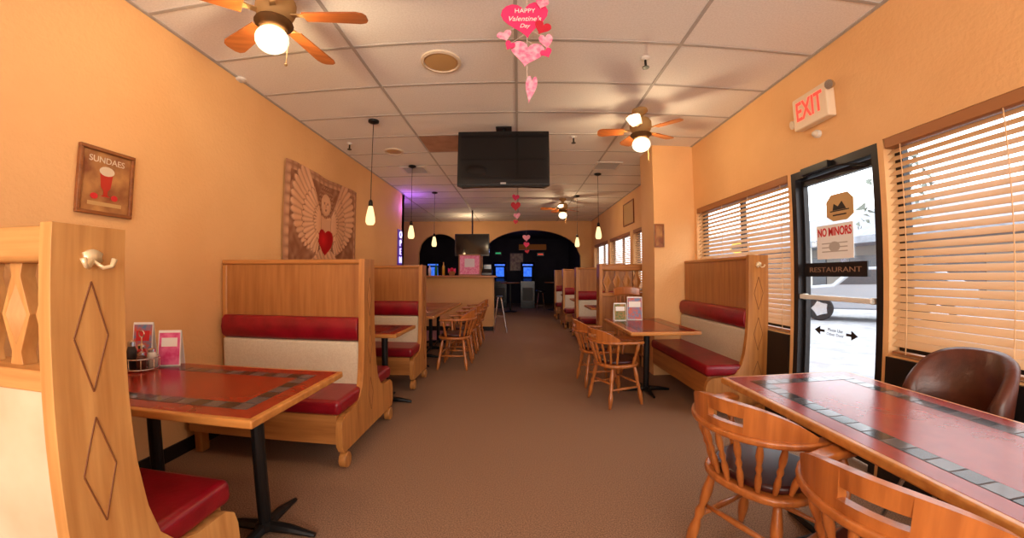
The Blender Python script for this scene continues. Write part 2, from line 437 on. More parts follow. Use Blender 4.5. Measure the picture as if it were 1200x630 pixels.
table('long red laminate table with grey tile border, nearest on the right', 1.09, 1.87, .50, 1.90, [(0,-.3),(0,.32)])
table('red laminate table in front of the window wall bench by the pillar', 1.07, 1.78, 3.46, 4.60, [(0,0.0)])
table('red laminate booth table behind the lattice booth on the right', 1.2, 2.25, 6.05, 6.7, [(-.3,0),(.35,0)])
table('red laminate booth table between the far right booths', 1.2, 2.25, 7.95, 8.65, [(-.3,0),(.35,0)])
table('red laminate booth table at the far end of the right wall', 1.2, 2.25, 9.85, 10.5, [(-.3,0),(.35,0)])

# ------------------------------------------------------------ chairs
def turned(p0, p1, base, n=13, prof=None):
    p0, p1 = Vector(p0), Vector(p1)
    prof = prof or [.75,.85,1.0,1.15,1.05,.7,1.15,.75,1.1,1.25,1.1,.85,.6]
    return [p0.lerp(p1, i/(n-1)) for i in range(n)], [base*prof[i] for i in range(n)]
def captain_chair(label):
    t = thing('captain_chair', label, 'chair', group='wooden captain chairs')
    poly = []
    for i in range(28):
        a = 2*pi*i/28; c, s = cos(a), sin(a)
        poly.append((.235*math.copysign(abs(c)**.8,c), .225*math.copysign(abs(s)**.8,s)))
    B().prism(poly,.415,.45,'z').obj('seat', WC, t, bevel=.012)
    B().prism([(x*.86,y*.86) for x,y in poly],.45,.485,'z').obj('seat_cushion', m_cush, t, bevel=.014, seg=3)
    for sx in (-1,1):
        for sy in (-1,1):
            p, r = turned((sx*.15,sy*.14,.42),(sx*.215,sy*.205,0),.021)
            B().tube(p,r,10).obj('leg', WC, t, smooth=True)
    for sx in (-1,1):
        B().tube([(sx*.185,-.175,.19),(sx*.187,0,.19),(sx*.185,.175,.19)],[.009,.016,.009],8).obj('stretcher', WC, t, smooth=True)
    for yy in (-.15,.15): B().tube([(-.18,yy,.24),(0,yy,.24),(.18,yy,.24)],[.009,.015,.009],8).obj('stretcher', WC, t, smooth=True)
    path = [(-.265,.15,.685),(-.28,.06,.685)]
    for i in range(19):
        a = pi + pi*i/18; path.append((.28*cos(a), -.02+.27*sin(a), .69))
    path += [(.28,.06,.685),(.265,.15,.685)]
    w = [.075,.065]+[.055]*19+[.065,.075]
    B().sweep(path, w, .028).obj('arm_rail', WC, t, bevel=.01, seg=3)
    c = B(); N = 26; a0, a1 = R(203), R(337)
    for i in range(N):
        A = a0+(a1-a0)*i/N; A2 = a0+(a1-a0)*(i+1)/N
        def pt(a, r, z): return (r*cos(a), -.02+(r-.01)*sin(a), z)
        def top(a):
            u = abs(a-R(270))/R(67); return .725+.095*(1-u**2.4)
        def seg_(zf0, zf1):
            vs = [c.bm.verts.new(pt(a_, r_, z_(a_))) for a_, r_, z_ in ((A,.265,zf0),(A2,.265,zf0),(A2,.272,zf1),(A,.272,zf1),(A,.293,zf0),(A2,.293,zf0),(A2,.300,zf1),(A,.300,zf1))]
            for q in ((0,1,2,3),(4,5,6,7),(0,1,5,4),(1,2,6,5),(2,3,7,6),(3,0,4,7)): c.face([vs[k] for k in q])
        m = (A+A2)/2
        if abs(m-R(270)) < R(13):
            seg_(lambda a: .70, lambda a: .735); seg_(lambda a: .765, top)
        else: seg_(lambda a: .70, top)
    bmesh.ops.remove_doubles(c.bm, verts=c.bm.verts, dist=.0004)
    c.obj('backrest', WC, t)
    for i in range(8):
        a = R(206)+R(128)*i/7
        p, r = turned((.195*cos(a),-.02+.185*sin(a),.44),(.278*cos(a),-.02+.267*sin(a),.685),.0125)
        B().tube(p,r,8).obj('spindle', WC, t, smooth=True)
    for sx in (-1,1):
        p, r = turned((sx*.205,.08,.44),(sx*.268,.11,.68),.017)
        B().tube(p,r,10).obj('arm_post', WC, t, smooth=True)
    return t
c0 = captain_chair('brown wooden captain chair beside the near right table, farther of the two')
c0.location = (1.07,1.47,0); c0.rotation_euler = (0,0,R(24-90))
def chair(x, y, face, label, sc=1):
    r = dup(c0, (x,y,0), R(face-90), label); r.scale = (sc,sc,sc*1.01); return r
chair(1.10,.825,20,'brown wooden captain chair closest to the camera at bottom right')
chair(.99,3.72,20,'wooden captain chair at the near corner of the table by the bench',.93)
chair(.94,4.38,5,'wooden captain chair behind the nearer one at the table by the bench',.93)
for y, a, lb in ((5.14,178,'wooden captain chair nearest in the row along the left tables'),
               (5.78,180,'second wooden captain chair in the row along the left tables'),
               (6.42,181,'third wooden captain chair in the row along the left tables'),
               (7.06,179,'fourth and farthest wooden captain chair along the left tables')):
    chair(-.90, y, a, lb)

# tall side chair
t = thing('side_chair', 'tall spindle back wooden chair at the far end of the bench table', 'chair', (1.52,4.93,0), (0,0,pi))
B().prism([(-.17,-.16),(.17,-.16),(.19,.0),(.17,.17),(-.17,.17),(-.19,0)],.42,.455,'z').obj('seat', WC, t, bevel=.012)
for sx in (-1,1):
    for sy in (-1,1):
        p, r = turned((sx*.13,sy*.12,.42),(sx*.17,sy*.17,0),.019); B().tube(p,r,10).obj('leg', WC, t, smooth=True)
    B().tube([(sx*.155,-.15,.2),(sx*.155,.15,.2)],.01,8).obj('stretcher', WC, t)
B().sweep([(-.19,-.19,1.06),(-.10,-.215,1.075),(0,-.225,1.08),(.10,-.215,1.075),(.19,-.19,1.06)],.025,.11).obj('backrest', WC, t, bevel=.01)
for i in range(6):
    q = -.15+.06*i; B().tube([(q*.85,-.14,.45),(q,-.205,1.01)],[.009,.009],8).obj('spindle', WC, t)

# tub armchair
t = thing('tub_armchair', 'brown leather tub armchair between the near right table and the window', 'armchair', (2.04,1.42,0), (0,0,pi/2))
sh = B(); N = 24; rings = []
for i in range(N+1):
    a = R(180-15)+R(210)*i/N
    u = abs(a-R(270))/R(105)
    zt = .94 - .20*u**3.0
    cx_, cy_ = .195*cos(a), .0+.19*sin(a)
    dx_, dy_ = cos(a), sin(a)
    rings.append([sh.bm.verts.new((cx_-dx_*.03,cy_-dy_*.03,.36)), sh.bm.verts.new((cx_+dx_*.0,cy_+dy_*.0,.36)),
                  sh.bm.verts.new((cx_+dx_*.03,cy_+dy_*.03,zt-.02)), sh.bm.verts.new((cx_+dx_*.01,cy_+dy_*.01,zt)), sh.bm.verts.new((cx_-dx_*.02,cy_-dy_*.02,zt-.015))])
for i in range(N):
    for k in range(5):
        j = (k+1)%5; sh.face([rings[i][k],rings[i][j],rings[i+1][j],rings[i+1][k]])
sh.face(rings[0][::-1]); sh.face(rings[-1])
sh.obj('backrest', m_leather, t, smooth=True)
B().prism([(.17*cos(2*pi*i/24),.03+.19*sin(2*pi*i/24)) for i in range(24)],.36,.48,'z').obj('seat', m_leather, t, bevel=.03, seg=3)
for sx in (-1,1):
    for sy in (-1,1):
        B().tube([(sx*.1,sy*.1,.36),(sx*.18,sy*.18,.0)],.012,8).obj('leg', m_chrome, t)

# leaning folding stand by the counter, stool in the dark room
t = thing('folding_stand', 'thin chrome folding A-frame stand at the right end of the peach counter', 'stand', (-.42,8.35,0))
for s in (-1,1):
    B().tube([(s*.03-.02,0,.80),(s*.15,-.16,.0)],.013,8).obj('leg', m_chrome, t)
    B().tube([(s*.03-.02,.02,.80),(s*.15,.18,.0)],.013,8).obj('leg', m_chrome, t)
for yy in (-.09,.11): B().tube([(-.10,yy,.35),(.10,yy,.35)],.009,8).obj('cross_bar', m_chrome, t)
B().box(-.09,.05,-.03,.05,.795,.82).obj('top_plate', m_plastic, t, bevel=.004)
t = thing('bar_stool', 'bar stool in the dark room under the large arch', 'stool', (.75,12.6,0))
B().lathe([(.15,.70),(.17,.72),(.17,.76),(.13,.78)]).obj('seat', m_plastic, t, bevel=.005)
for k in range(4):
    a = pi/4+k*pi/2; B().tube([(.1*cos(a),.1*sin(a),.70),(.2*cos(a),.2*sin(a),0)],.011,8).obj('leg', m_chrome, t)
B().tube([(.165*cos(2*pi*k/16),.165*sin(2*pi*k/16),.25) for k in range(17)],.008,6,cap=False).obj('foot_ring', m_chrome, t)

# ------------------------------------------------------------ ceiling fans
def fan(x, y, ang, label, rad=.56, power=30):
    t = thing('ceiling_fan', label, 'ceiling fan', (x,y,ZC), (0,0,R(ang)), 'ceiling fans with wooden blades')
    B().lathe([(.075,-.0),(.08,-.02),(.05,-.05),(.03,-.06),(.03,-.10)]).obj('canopy', m_brass, t, smooth=True)
    B().lathe([(.03,-.10),(.09,-.11),(.11,-.14),(.112,-.19),(.10,-.225),(.08,-.245),(.06,-.265)]).obj('motor_housing', m_brass, t, smooth=True)
    for k in range(5):
        T = Matrix.Rotation(2*pi*k/5,4,'Z') @ Matrix.Translation((0,0,-.23)) @ Matrix.Rotation(R(11),4,'X')
        w0, w1 = .05, .068
        pl = [(.17,-w0),(rad-.05,-w1),(rad-.015,-w1*.8),(rad,-w1*.4),(rad,w1*.4),(rad-.015,w1*.8),(rad-.05,w1),(.17,w0)]
        bl = B().prism(pl,-.004,.004,'z',T=T).obj('blade', m_blade, t)
        B().prism([(.07,-.018),(.15,-.015),(.24,-.04),(.24,.04),(.15,.015),(.07,.018)],.004,.012,'z',T=T).obj('blade_bracket', m_brass, bl)
    B().lathe([(.06,-.262),(.105,-.268),(.108,-.276),(.075,-.285),(.08,-.305),(.05,-.32)]).obj('light_fitter', m_fitter, t, smooth=True)  # fitter disc widened, its brass darkened, to keep globe light off the housing
    B().ball((0,0,-.375),.092,20,.82).obj('globe', m_globe, t, smooth=True)
    B().tube([(.06,.0,-.31),(.095,0,-.38),(.095,0,-.52)],.002,5).ball((.095,0,-.53),.009,8).obj('pull_chain', m_brass, t)
    ld = bpy.data.lights.new('fan_lamp','POINT'); ld.energy = power; ld.color = (1,.74,.44); ld.shadow_soft_size = .06
    lo = bpy.data.objects.new('fan_lamp', ld); COL.objects.link(lo); lo.location = (x,y,ZC-.39)
fan(-1.39,1.80,10,'ceiling fan nearest the camera, at the upper left, light on',.53,36)
fan(1.25,3.62,25,'ceiling fan above the right tables, in front of the pillar',.44,36)
fan(.98,8.1,40,'small far ceiling fan near the arched wall',.5,32)

# pendants
def pendant(x, y, zb, lb):
    t = thing('pendant_lamp', lb, 'pendant lamp', (x,y,ZC), group='amber glass pendant lamps')
    B().lathe([(.06,0),(.058,-.02),(.02,-.035)]).obj('canopy', m_black, t, smooth=True)
    h = ZC-zb
    B().tube([(0,0,-.03),(0,0,-h+.26)],.004,6).obj('cord', m_black, t)
    B().lathe([(.012,-h+.27),(.022,-h+.25),(.024,-h+.20)]).obj('socket', m_black, t, smooth=True)
    B().lathe([(.022,-h+.20),(.034,-h+.15),(.048,-h+.08),(.05,-h+.03),(.036,-h)]).obj('glass_shade', m_amber, t, smooth=True)
    ld = bpy.data.lights.new('pendant_bulb','POINT'); ld.energy = 6; ld.color = (1,.62,.3); ld.shadow_soft_size = .02
    lo = bpy.data.objects.new('pendant_bulb', ld); COL.objects.link(lo); lo.location = (x,y,zb+.08)
pendant(-1.6,3.83,1.84,'amber glass pendant lamp nearest, in front of the wall hanging')
pendant(-1.66,5.55,1.86,'amber glass pendant lamp, second from the camera on the left')
pendant(-1.73,7.4,1.88,'amber glass pendant lamp farthest on the left, near the counter')
pendant(1.33,6.07,1.9,'amber glass pendant lamp on the right just past the pillar')
pendant(1.25,7.8,1.9,'amber glass pendant lamp farthest on the right side')

# ------------------------------------------------------------ televisions
t = thing('television', 'large black flat television hanging from the ceiling in the middle', 'television', (-.17,4.0,2.59), (R(-4),0,0))
B().box(-.51,.51,-.02,.05,-.31,.32).obj('case', m_plastic, t, bevel=.01)
B().box(-.475,.475,-.0215,-.019,-.25,.285).obj('screen', m_screen, t)
B().prism([(-.51,-.31),(.51,-.31),(.45,-.335),(.2,-.325),(-.2,-.325),(-.45,-.335)],-.018,.03,'y').obj('speaker_bar', m_plastic, t)
B().box(-.03,.03,-.0225,-.0215,-.30,-.28).obj('badge', m_chrome, t)
B().box(-.12,.12,.05,.075,-.1,.1).tube([(0,.09,.0),(0,.09,.40)],.025,10).box(-.09,.09,.03,.15,.385,.40).obj('ceiling_mount', m_black, t)
t = thing('television', 'small dark television above the peach counter', 'television', (-1.22,9.5,2.08))
B().box(-.45,.45,-.02,.04,-.29,.29).obj('case', m_plastic, t, bevel=.01)
B().box(-.42,.42,-.0215,-.019,-.25,.26).obj('screen', m_screen, t)
B().tube([(0,.06,0),(0,.06,.92)],.02,8).obj('ceiling_mount', m_black, t)

# ------------------------------------------------------------ ceiling pieces
def speaker(px, py, r, lb):
    p = AZ(px,py,ZC)
    t = thing('ceiling_speaker', lb, 'speaker', (p.x,p.y,ZC))
    B().lathe([(r,0),(r,-.012),(r-.02,-.018),(r-.02,-.006)],(0,0,0),28).obj('rim', m_cream, t)
    B().lathe([(r-.021,-.004),(r-.04,-.012),(.02,-.016)],(0,0,0),28).obj('grille', m_tan, t)
speaker(517,72,.16,'round beige ceiling speaker grille left of the hanging hearts')
speaker(462,177,.13,'round beige ceiling disc near the left wall beyond the first pendant')
def vent(px, py, lb):
    p = AZ(px,py,ZC); t = thing('ceiling_vent', lb, 'vent', (p.x,p.y,ZC))
    f = B(); w = .2
    f.box(-w,w,-w,-w+.03,-.012,0); f.box(-w,w,w-.03,w,-.012,0); f.box(-w,-w+.03,-w+.03,w-.03,-.012,0); f.box(w-.03,w,-w+.03,w-.03,-.012,0)
    f.obj('frame', m_white, t)
    s = B()
    for k in range(8): s.box(-w+.03,w-.03,-w+.045+k*.042,-w+.065+k*.042,-.009,-.003)
    s.obj('slats', m_grid, t)
vent(711,194,'square white ceiling vent above the right side')
vent(487,199,'square white ceiling vent near the left pendants')
def sprinkler(px, py, lb):
    p = AZ(px,py,ZC); t = thing('sprinkler_head', lb, 'sprinkler', (p.x,p.y,ZC))
    B().lathe([(.035,0),(.035,-.008),(.018,-.02)]).obj('escutcheon', m_white, t)
    B().tube([(0,0,-.015),(0,0,-.07)],.01,8).lathe([(.028,-.085),(.028,-.08),(.012,-.07)]).obj('nozzle', m_black, t)
sprinkler(756,68,'small sprinkler head on the ceiling right of the hearts')
sprinkler(410,168,'small sprinkler head on the ceiling near the first pendant')
sprinkler(672,160,'small sprinkler head on the ceiling right of the large television')
p = AZ(282,92,ZC)
o = B().lathe([(.045,0),(.045,-.015),(.03,-.025)]).obj('smoke_detector', m_white, loc=(p.x,p.y,ZC))
tag(o, 'small white ceiling detector near the nearest fan', 'detector')

# ------------------------------------------------------------ hearts
def heart_poly(w, h):
    P = []
    for i in range(28):
        a = 2*pi*i/28; x = 16*sin(a)**3; y = 13*cos(a)-5*cos(2*a)-2*cos(3*a)-cos(4*a)
        P.append((x/32*w, y/29*h))
    return P
def mobile(x, y, items, lb, txt=None):
    t = thing('heart_mobile', lb, 'hanging decoration', (x,y,ZC))
    low = min(i[1] for i in items)
    B().tube([(0,0,0),(0,0.004,low)],.0018,5).obj('string', m_string, t)
    for k, (dx,dz,w,h,m,a) in enumerate(items):
        T = Matrix.Translation((dx,0,dz)) @ Matrix.Rotation(R(a),4,'Y')
        o = B().prism(heart_poly(w,h),-.003-.002*k,-.001-.002*k,'y',T=T).obj('paper_heart', m, t)
        if abs(dx) > .03: B().tube([(0,0,dz+.09),(dx,0,dz+h*.3)],.0015,5).obj('side_string', m_string, t)
        if k == 0 and txt:
            text('HAPPY', .05, m_whitep, o, (dx,-.006,dz+.045), (pi/2,0,0), .001, width=.12)
            text("Valentine's", .05, m_whitep, o, (dx,-.006,dz-.008), (pi/2,0,0), .001, width=.19, shear=.3)
            text('Day', .05, m_whitep, o, (dx,-.006,dz-.06), (pi/2,0,0), .001, width=.06, shear=.3)
mobile(.05,2.0,[(-.01,-.19,.28,.24,m_pink,-6),(.0,-.42,.20,.16,m_pinkl,10),(.02,-.64,.065,.17,m_pinkl,8),(-.13,-.31,.09,.07,m_pinkl,-20),
     (.09,-.26,.10,.09,m_redcard,25),(.11,-.35,.08,.10,m_pinkl,-10),(.09,-.10,.08,.07,m_pinkl,14),(-.10,-.38,.06,.06,m_pink,30),(.11,-.43,.07,.06,m_pink,-25)],
     "pink Valentine's paper heart mobile hanging near the camera",True)
mobile(-.05,5.9,[(0,-.58,.16,.15,m_redcard,0),(0,-.44,.12,.11,m_pink,6),(.02,-.74,.11,.1,m_pinkl,-8),(.0,-.84,.08,.08,m_redcard,5)],'red paper heart mobile hanging behind the large television')
mobile(.2,9.6,[(0,-.72,.2,.18,m_pinkl,0),(0,-.9,.16,.15,m_pink,6),(.02,-1.08,.12,.1,m_redcard,-8)],'farthest paper heart mobile hanging before the arch')

# ------------------------------------------------------------ left wall
m_art = M('drink_poster', S(196,142,82), .4, 0, S(132,74,40), 7)
t = thing('framed_picture', 'small framed poster of a red drink on the left wall', 'picture', (XL+.001,1.745,1.835), ON_LEFT)
f = B(); w, h = .165,.195
f.box(-w,w,h-.022,h,0,.025); f.box(-w,w,-h,-h+.022,0,.025); f.box(-w,-w+.022,-h+.022,h-.022,0,.025); f.box(w-.022,w,-h+.022,h-.022,0,.025)
f.obj('frame', WD, t, bevel=.004)
B().box(-w+.022,w-.022,-h+.022,h-.022,.002,.010).obj('poster', m_art, t)
B().prism([(-.038,.055),(.038,.055),(.028,-.03),(.012,-.05),(.012,-.075),(.03,-.085),(-.03,-.085),(-.012,-.075),(-.012,-.05),(-.028,-.03)],.010,.013,'z').obj('drink_glass', M('red_drink',S(190,46,30),.3), t)
B().prism([(.045*cos(2*pi*k/14),.065+.028*sin(2*pi*k/14)) for k in range(14)],.013,.015,'z').obj('foam', m_cream, t)
B().prism([(.055+.02*cos(2*pi*k/10),-.085+.018*sin(2*pi*k/10)) for k in range(10)],.010,.013,'z').obj('fruit', m_inkred, t)
B().prism([(-.065+.022*cos(2*pi*k/10),-.088+.018*sin(2*pi*k/10)) for k in range(10)],.010,.013,'z').obj('fruit', m_inkred, t)
B().box(-.10,.10,-.14,-.118,.010,.012).obj('caption_band', m_tan, t)
text('SUNDAES', .04, m_cream, t, (0,.128,.011), (0,0,0), .001, width=.21, height=.035)

# tapestry: vertex coloured relief cloth
y0, y1, z0, z1 = 3.50, 5.22, 1.32, 2.51
WW, HH = y1-y0, z1-z0
def nz(u,v,s): return (sin(u*s*1.7+3*sin(v*s*.9))+sin(v*s*2.1+2.3*sin(u*s*1.1)))*.25+.5
def tap(u, v):
    X, Y = (u-.5)*WW, (v-.5)*HH; ax = abs(X)
    b = .16+.34*nz(X+2,Y,13)*nz(Y,X+1,21)
    e = min(u*WW,(1-u)*WW,v*HH,(1-v)*HH)
    if e < .09: b = .34+.40*abs(sin(u*48)*cos(v*34))
    sx, sy = ax-.08, Y-.04; r = hypot(sx,sy); a = math.atan2(sy,sx)
    if sx > -.03 and -1.25 < a < 1.05:
        lim = .60+.16*cos((a-.7)*1.5)
        for k,(r0,r1,fq) in enumerate(((.0,.24,15),(.20,.46,19),(.40,lim,24))):
            ph = (a*fq/pi) % 1; tip = r1-.05*(2*abs(ph-.5))**2
            if r0 <= r < tip: b = .92-.44*(2*abs(ph-.5))**3-.5*(tip-r < .016)-.24*(r-r0 < .03); break
    if (X/.20)**2+((Y+.10)/.29)**2 < 1: b = .12
    if (X/.18)**2+((Y+.10)/.27)**2 < 1: b = .86-.9*max(0,ax-.10)
    if ((ax-.18)/.07)**2+((Y-.0)/.17)**2 < 1: b = .90-.3*(abs(ax-.12) < .012)
    if abs(Y+.20-.35*(ax-.05)) < .045 and ax < .23: b = .94-.5*(abs(abs(Y+.20-.35*(ax-.05))-.039) < .008)
    if ax < .5 and Y < -.37+.10*cos(X*7): b = .46+.40*abs(sin(X*34+Y*22))
    hx, hy = X/.185, (Y-.29)/.20
    if hx*hx+hy*hy < 1: b = .12+.42*abs(sin(X*65+2*sin(Y*45))*cos(Y*60))
    fx, fy = X/.115, (Y-.26)/.14
    if fx*fx+fy*fy < 1:
        b = 1.0-.22*(fx*fx+fy*fy)**2
        if (abs(ax-.042) < .021 and abs(Y-.28) < .011) or (ax < .026 and abs(Y-.195) < .009): b = .3
        if ax < .014 and .225 < Y < .265: b = .65
    X_, Y_ = X/.175, (Y+.235)/.16
    red = (X_*X_+Y_*Y_-.8)**3 - X_*X_*Y_**3 < 0
    if red: b = .45+.5*max(0,1-hypot(X_+.3,Y_-.35)*1.2)
    return max(0,min(1,b)), red
nx, ny = 190, 140
bm = bmesh.new(); cl = bm.loops.layers.float_color.new('Col')
V = [[None]*(ny+1) for _ in range(nx+1)]; Cc = {}
ca, cb = S(116,62,40), S(236,182,144)
for i in range(nx+1):
    for j in range(ny+1):
        u, v = i/nx, j/ny; s_, red = tap(u,v)
        V[i][j] = bm.verts.new((u*WW-WW/2, v*HH-HH/2 + .012*sin(u*9)*v, .014+.018*s_+.008*sin(u*22)))
        k0, k1 = (S(90,2,6), S(220,36,40)) if red else (ca, cb)
        Cc[V[i][j]] = tuple(k0[k]+(k1[k]-k0[k])*s_ for k in range(3))+(1,)
for i in range(nx):
    for j in range(ny):
        f = bm.faces.new((V[i][j],V[i+1][j],V[i+1][j+1],V[i][j+1])); f.smooth = True
        for lp in f.loops: lp[cl] = Cc[lp.vert]
me = bpy.data.meshes.new('wall_tapestry'); bm.to_mesh(me); bm.free()
mt = bpy.data.materials.new('tapestry_print'); mt.use_nodes = True
vc = mt.node_tree.nodes.new('ShaderNodeVertexColor'); vc.layer_name = 'Col'
bs = mt.node_tree.nodes['Principled BSDF']; bs.inputs['Roughness'].default_value = .9; bs.inputs['Specular IOR Level'].default_value = .1
mt.node_tree.links.new(vc.outputs['Color'], bs.inputs['Base Color']); me.materials.append(mt)
o = bpy.data.objects.new('wall_tapestry', me); COL.objects.link(o); o.location = (XL+.001,(y0+y1)/2,(z0+z1)/2); o.rotation_euler = ON_LEFT
tag(o, 'brown beige wall hanging of a winged angel holding a red heart, on the left wall', 'tapestry')

# neon vertical sign
t = thing('neon_sign', 'vertical glowing blue violet sign at the end of the left wall', 'sign', (XL+.001,7.3,1.86), ON_LEFT)
B().box(-.12,.12,-.36,.36,0,.02).obj('backing', M('sign_backing',S(60,30,100),.4,emit=.25,emcol=S(110,50,200)), t)
m_neon = M('neon_tube', S(220,220,255), .4, emit=2.2, emcol=S(190,180,255))
for k, ch in enumerate('OPEN'): text(ch, .19, m_neon, t, (0,.255-.17*k,.03), (0,0,0), .006)

# ------------------------------------------------------------ exit sign, camera dome
p = AX(949,126,XR-.07)
t = thing('exit_sign', 'white EXIT sign with two emergency lamps above the door', 'exit sign', (XR-.001,p.y,p.z), ON_RIGHT)
B().box(-.18,.18,-.13,.13,0,.075).obj('housing', m_exitface, t, bevel=.012)
text('EXIT', .2, m_redl, t, (0,.01,.077), (0,0,0), .002, width=.27, height=.15, bold=.002)
B().tube([(.17,.08,.04),(.205,.09,.05)],.012,8).tube([(.205,.09,.03),(.205,.09,.055),(.208,.086,.075)],[.018,.032,.034],14).obj('lamp_head', m_chrome, t)
B().tube([(-.17,-.06,.04),(-.20,-.06,.05)],.012,8).tube([(-.20,-.06,.03),(-.20,-.06,.055),(-.204,-.064,.075)],[.018,.032,.034],14).obj('lamp_head', m_cream, t)
p = AX(960,157,XR)
t = thing('security_camera', 'small white dome camera below the EXIT sign', 'camera', (XR-.001,p.y,p.z), ON_RIGHT)
B().tube([(0,0,0),(0,0,.03)],.03,16).obj('base', m_white, t); B().ball((0,0,.035),.025,14).obj('dome', m_cream, t, smooth=True)

# ------------------------------------------------------------ signs on the door glass
GX = XR+.064
def rect(px0,py0,px1,py1,X=GX):
    a = AX(px0,(py0+py1)/2,X); c = AX(px1,(py0+py1)/2,X); u = AX((px0+px1)/2,py0,X); d_ = AX((px0+px1)/2,py1,X)
    return (a.y+c.y)/2, (u.z+d_.z)/2, abs(a.y-c.y)/2, abs(u.z-d_.z)/2
cy,cz,hw,hh = rect(969,226,1001,258)
t = thing('door_plaque', 'tan angular plaque at the top of the door glass', 'sign', (GX,cy,cz), ON_RIGHT)
B().prism([(-hw,hh*.5),(-hw*.6,hh),(hw*.6,hh),(hw,hh*.5),(hw,-hh*.6),(hw*.5,-hh),(-hw*.5,-hh),(-hw,-hh*.6)],0,.006,'z').obj('board', m_tan, t)
B().box(-hw*.7,hw*.7,-hh*.30,-hh*.22,.006,.008).box(-hw*.5,hw*.5,-hh*.62,-hh*.52,.006,.008).prism([(-hw*.5,-hh*.2),(-hw*.4,hh*.3),(-hw*.1,hh*.05),(hw*.2,hh*.4),(hw*.35,hh*.1),(hw*.5,-hh*.2)],.006,.008,'z').obj('motif', m_ink, t)
cy,cz,hw,hh = rect(958,262,1001,303)
t = thing('door_notice', 'white notice with red NO MINORS lettering on the door glass', 'sign', (GX,cy,cz), ON_RIGHT)
B().box(-hw,hw,-hh,hh,0,.004).obj('sheet', m_whitep, t)
text('NO MINORS', .06, m_inkred, t, (0,hh*.58,.005), (0,0,0), .0008, width=hw*1.85, height=hh*.5, bold=.0015)
em = B()
for q in range(3): em.box(-hw*.7,hw*.7,-hh*(.12+.24*q),-hh*(.06+.24*q),.004,.0055)
em.prism([(hw*.3*cos(2*pi*k/16),-hh*.3+hh*.3*sin(2*pi*k/16)) for k in range(16)],.004,.006,'z').obj('emblem', m_grid, t)
cy,cz,hw,hh = rect(946,307,1018,324)
t = thing('hanging_sign', 'narrow dark hanging name board on the door glass', 'sign', (GX,cy,cz), ON_RIGHT)
B().box(-hw,hw,-hh,hh,0,.01).obj('board', m_bronze, t)
text('RESTAURANT', .04, m_dim, t, (0,0,.011), (0,0,0), .0008, width=hw*1.7, height=hh*.7)
cy,cz,hw,hh = rect(955,384,1006,396)
t = thing('door_arrow_decal', 'black two way arrow decal low on the door glass', 'decal', (GX,cy,cz), ON_RIGHT)
for s in (-1,1):
    B().prism([(s*hw,0),(s*hw*.72,hh*.9),(s*hw*.72,hh*.25),(s*hw*.5,hh*.25),(s*hw*.5,-hh*.25),(s*hw*.72,-hh*.25),(s*hw*.72,-hh*.9)],0,.002,'z').obj('arrow', m_ink, t)
text('Please Use\nOther Door', .03, m_ink, t, (0,0,.001), (0,0,0), .0006, width=hw*.8)

def small_frame(loc, rot, w, h, lb, m):
    t = thing('framed_picture', lb, 'picture', loc, rot)
    f = B(); f.box(-w,w,h-.02,h,0,.02); f.box(-w,w,-h,-h+.02,0,.02); f.box(-w,-w+.02,-h+.02,h-.02,0,.02); f.box(w-.02,w,-h+.02,h-.02,0,.02)
    f.obj('frame', WD, t); B().box(-w+.02,w-.02,-h+.02,h-.02,.002,.01).obj('print', m, t)
small_frame((XR-.001,7.55,2.58), ON_RIGHT, .36,.24,'framed picture high on the right wall above the far windows', m_tan)
p = AY(772,276,4.66)
small_frame((p.x,4.659,p.z), FACING, .065,.15,'narrow dark framed picture on the front of the pillar', m_art)

# ------------------------------------------------------------ counter
t = thing('bar_counter', 'peach half wall counter with wooden top at the back left', 'counter', (-2.4,8.5,0))
B().box(-1.6,1.8,0,.15,.1,1.24).obj('front_panel', m_wallfar, t)
B().box(-1.6,1.81,-.01,.16,0,.1).obj('kick_plate', m_bronze, t)
B().box(-1.65,1.87,-.12,.42,1.24,1.285).obj('countertop', WX, t, bevel=.01)
B().box(1.65,1.8,.15,.40,0,1.24).obj('end_panel', m_wallfar, t)
t = thing('poster_stand', 'pink framed poster stand on the peach counter', 'sign', (-1.16,8.6,1.285))
B().box(-.26,.26,-.01,.01,0,.50).obj('frame', m_valance, t); B().box(-.23,.23,-.014,-.0101,.03,.47).obj('poster', m_pinkl, t)
B().box(-.12,.12,-.016,-.0141,.2,.4).obj('photo', m_white, t)
def bottle(x, y, z, h, m, lb, r=.035, group='bottles on the counter'):
    t = thing('bottle', lb, 'bottle', (x,y,z), group=group)
    B().lathe([(r,.0),(r,h*.55),(r*.9,h*.65),(r*.35,h*.78),(r*.33,h*.95)],(0,0,0),14).obj('body', m, t, smooth=True)
    B().lathe([(r*.4,h*.94),(r*.4,h)],(0,0,0),10).obj('cap', m_black, t)
mg = M('green_glass',S(30,110,50),.1); mr = M('red_plastic',S(180,30,30),.3); my = M('yellow_plastic',S(220,170,50),.3)
bottle(-1.95,8.55,1.285,.30,mg,'green bottle on the counter left of the pink poster')
bottle(-2.12,8.62,1.285,.26,m_white,'white bottle on the counter between green and red bottles')
bottle(-2.28,8.5,1.285,.28,mr,'red bottle at the left end of the counter',.045)
bottle(-1.80,8.68,1.285,.34,my,'tall yellow bottle on the counter beside the green one')
t = thing('gift_basket', 'small basket with pink bow on the counter beside the poster', 'basket', (-1.58,8.58,1.285))
B().lathe([(.06,0),(.09,.10)],(0,0,0),14).obj('basket', m_valance, t)
for s in (-1,1): B().prism([(0,.12),(s*.09,.18),(s*.09,.06)],-.02,.02,'y').obj('bow', m_pink, t)
B().ball((0,0,.14),.05,12).obj('filling', m_redcard, t)
t = thing('cash_register', 'dark cash register on the right end of the counter', 'cash register', (-.75,8.62,1.285))
B().prism([(-.14,0),(.14,0),(.14,.10),(.0,.16),(-.14,.07)],-.12,.12,'x').obj('body', m_plastic, t, bevel=.01)
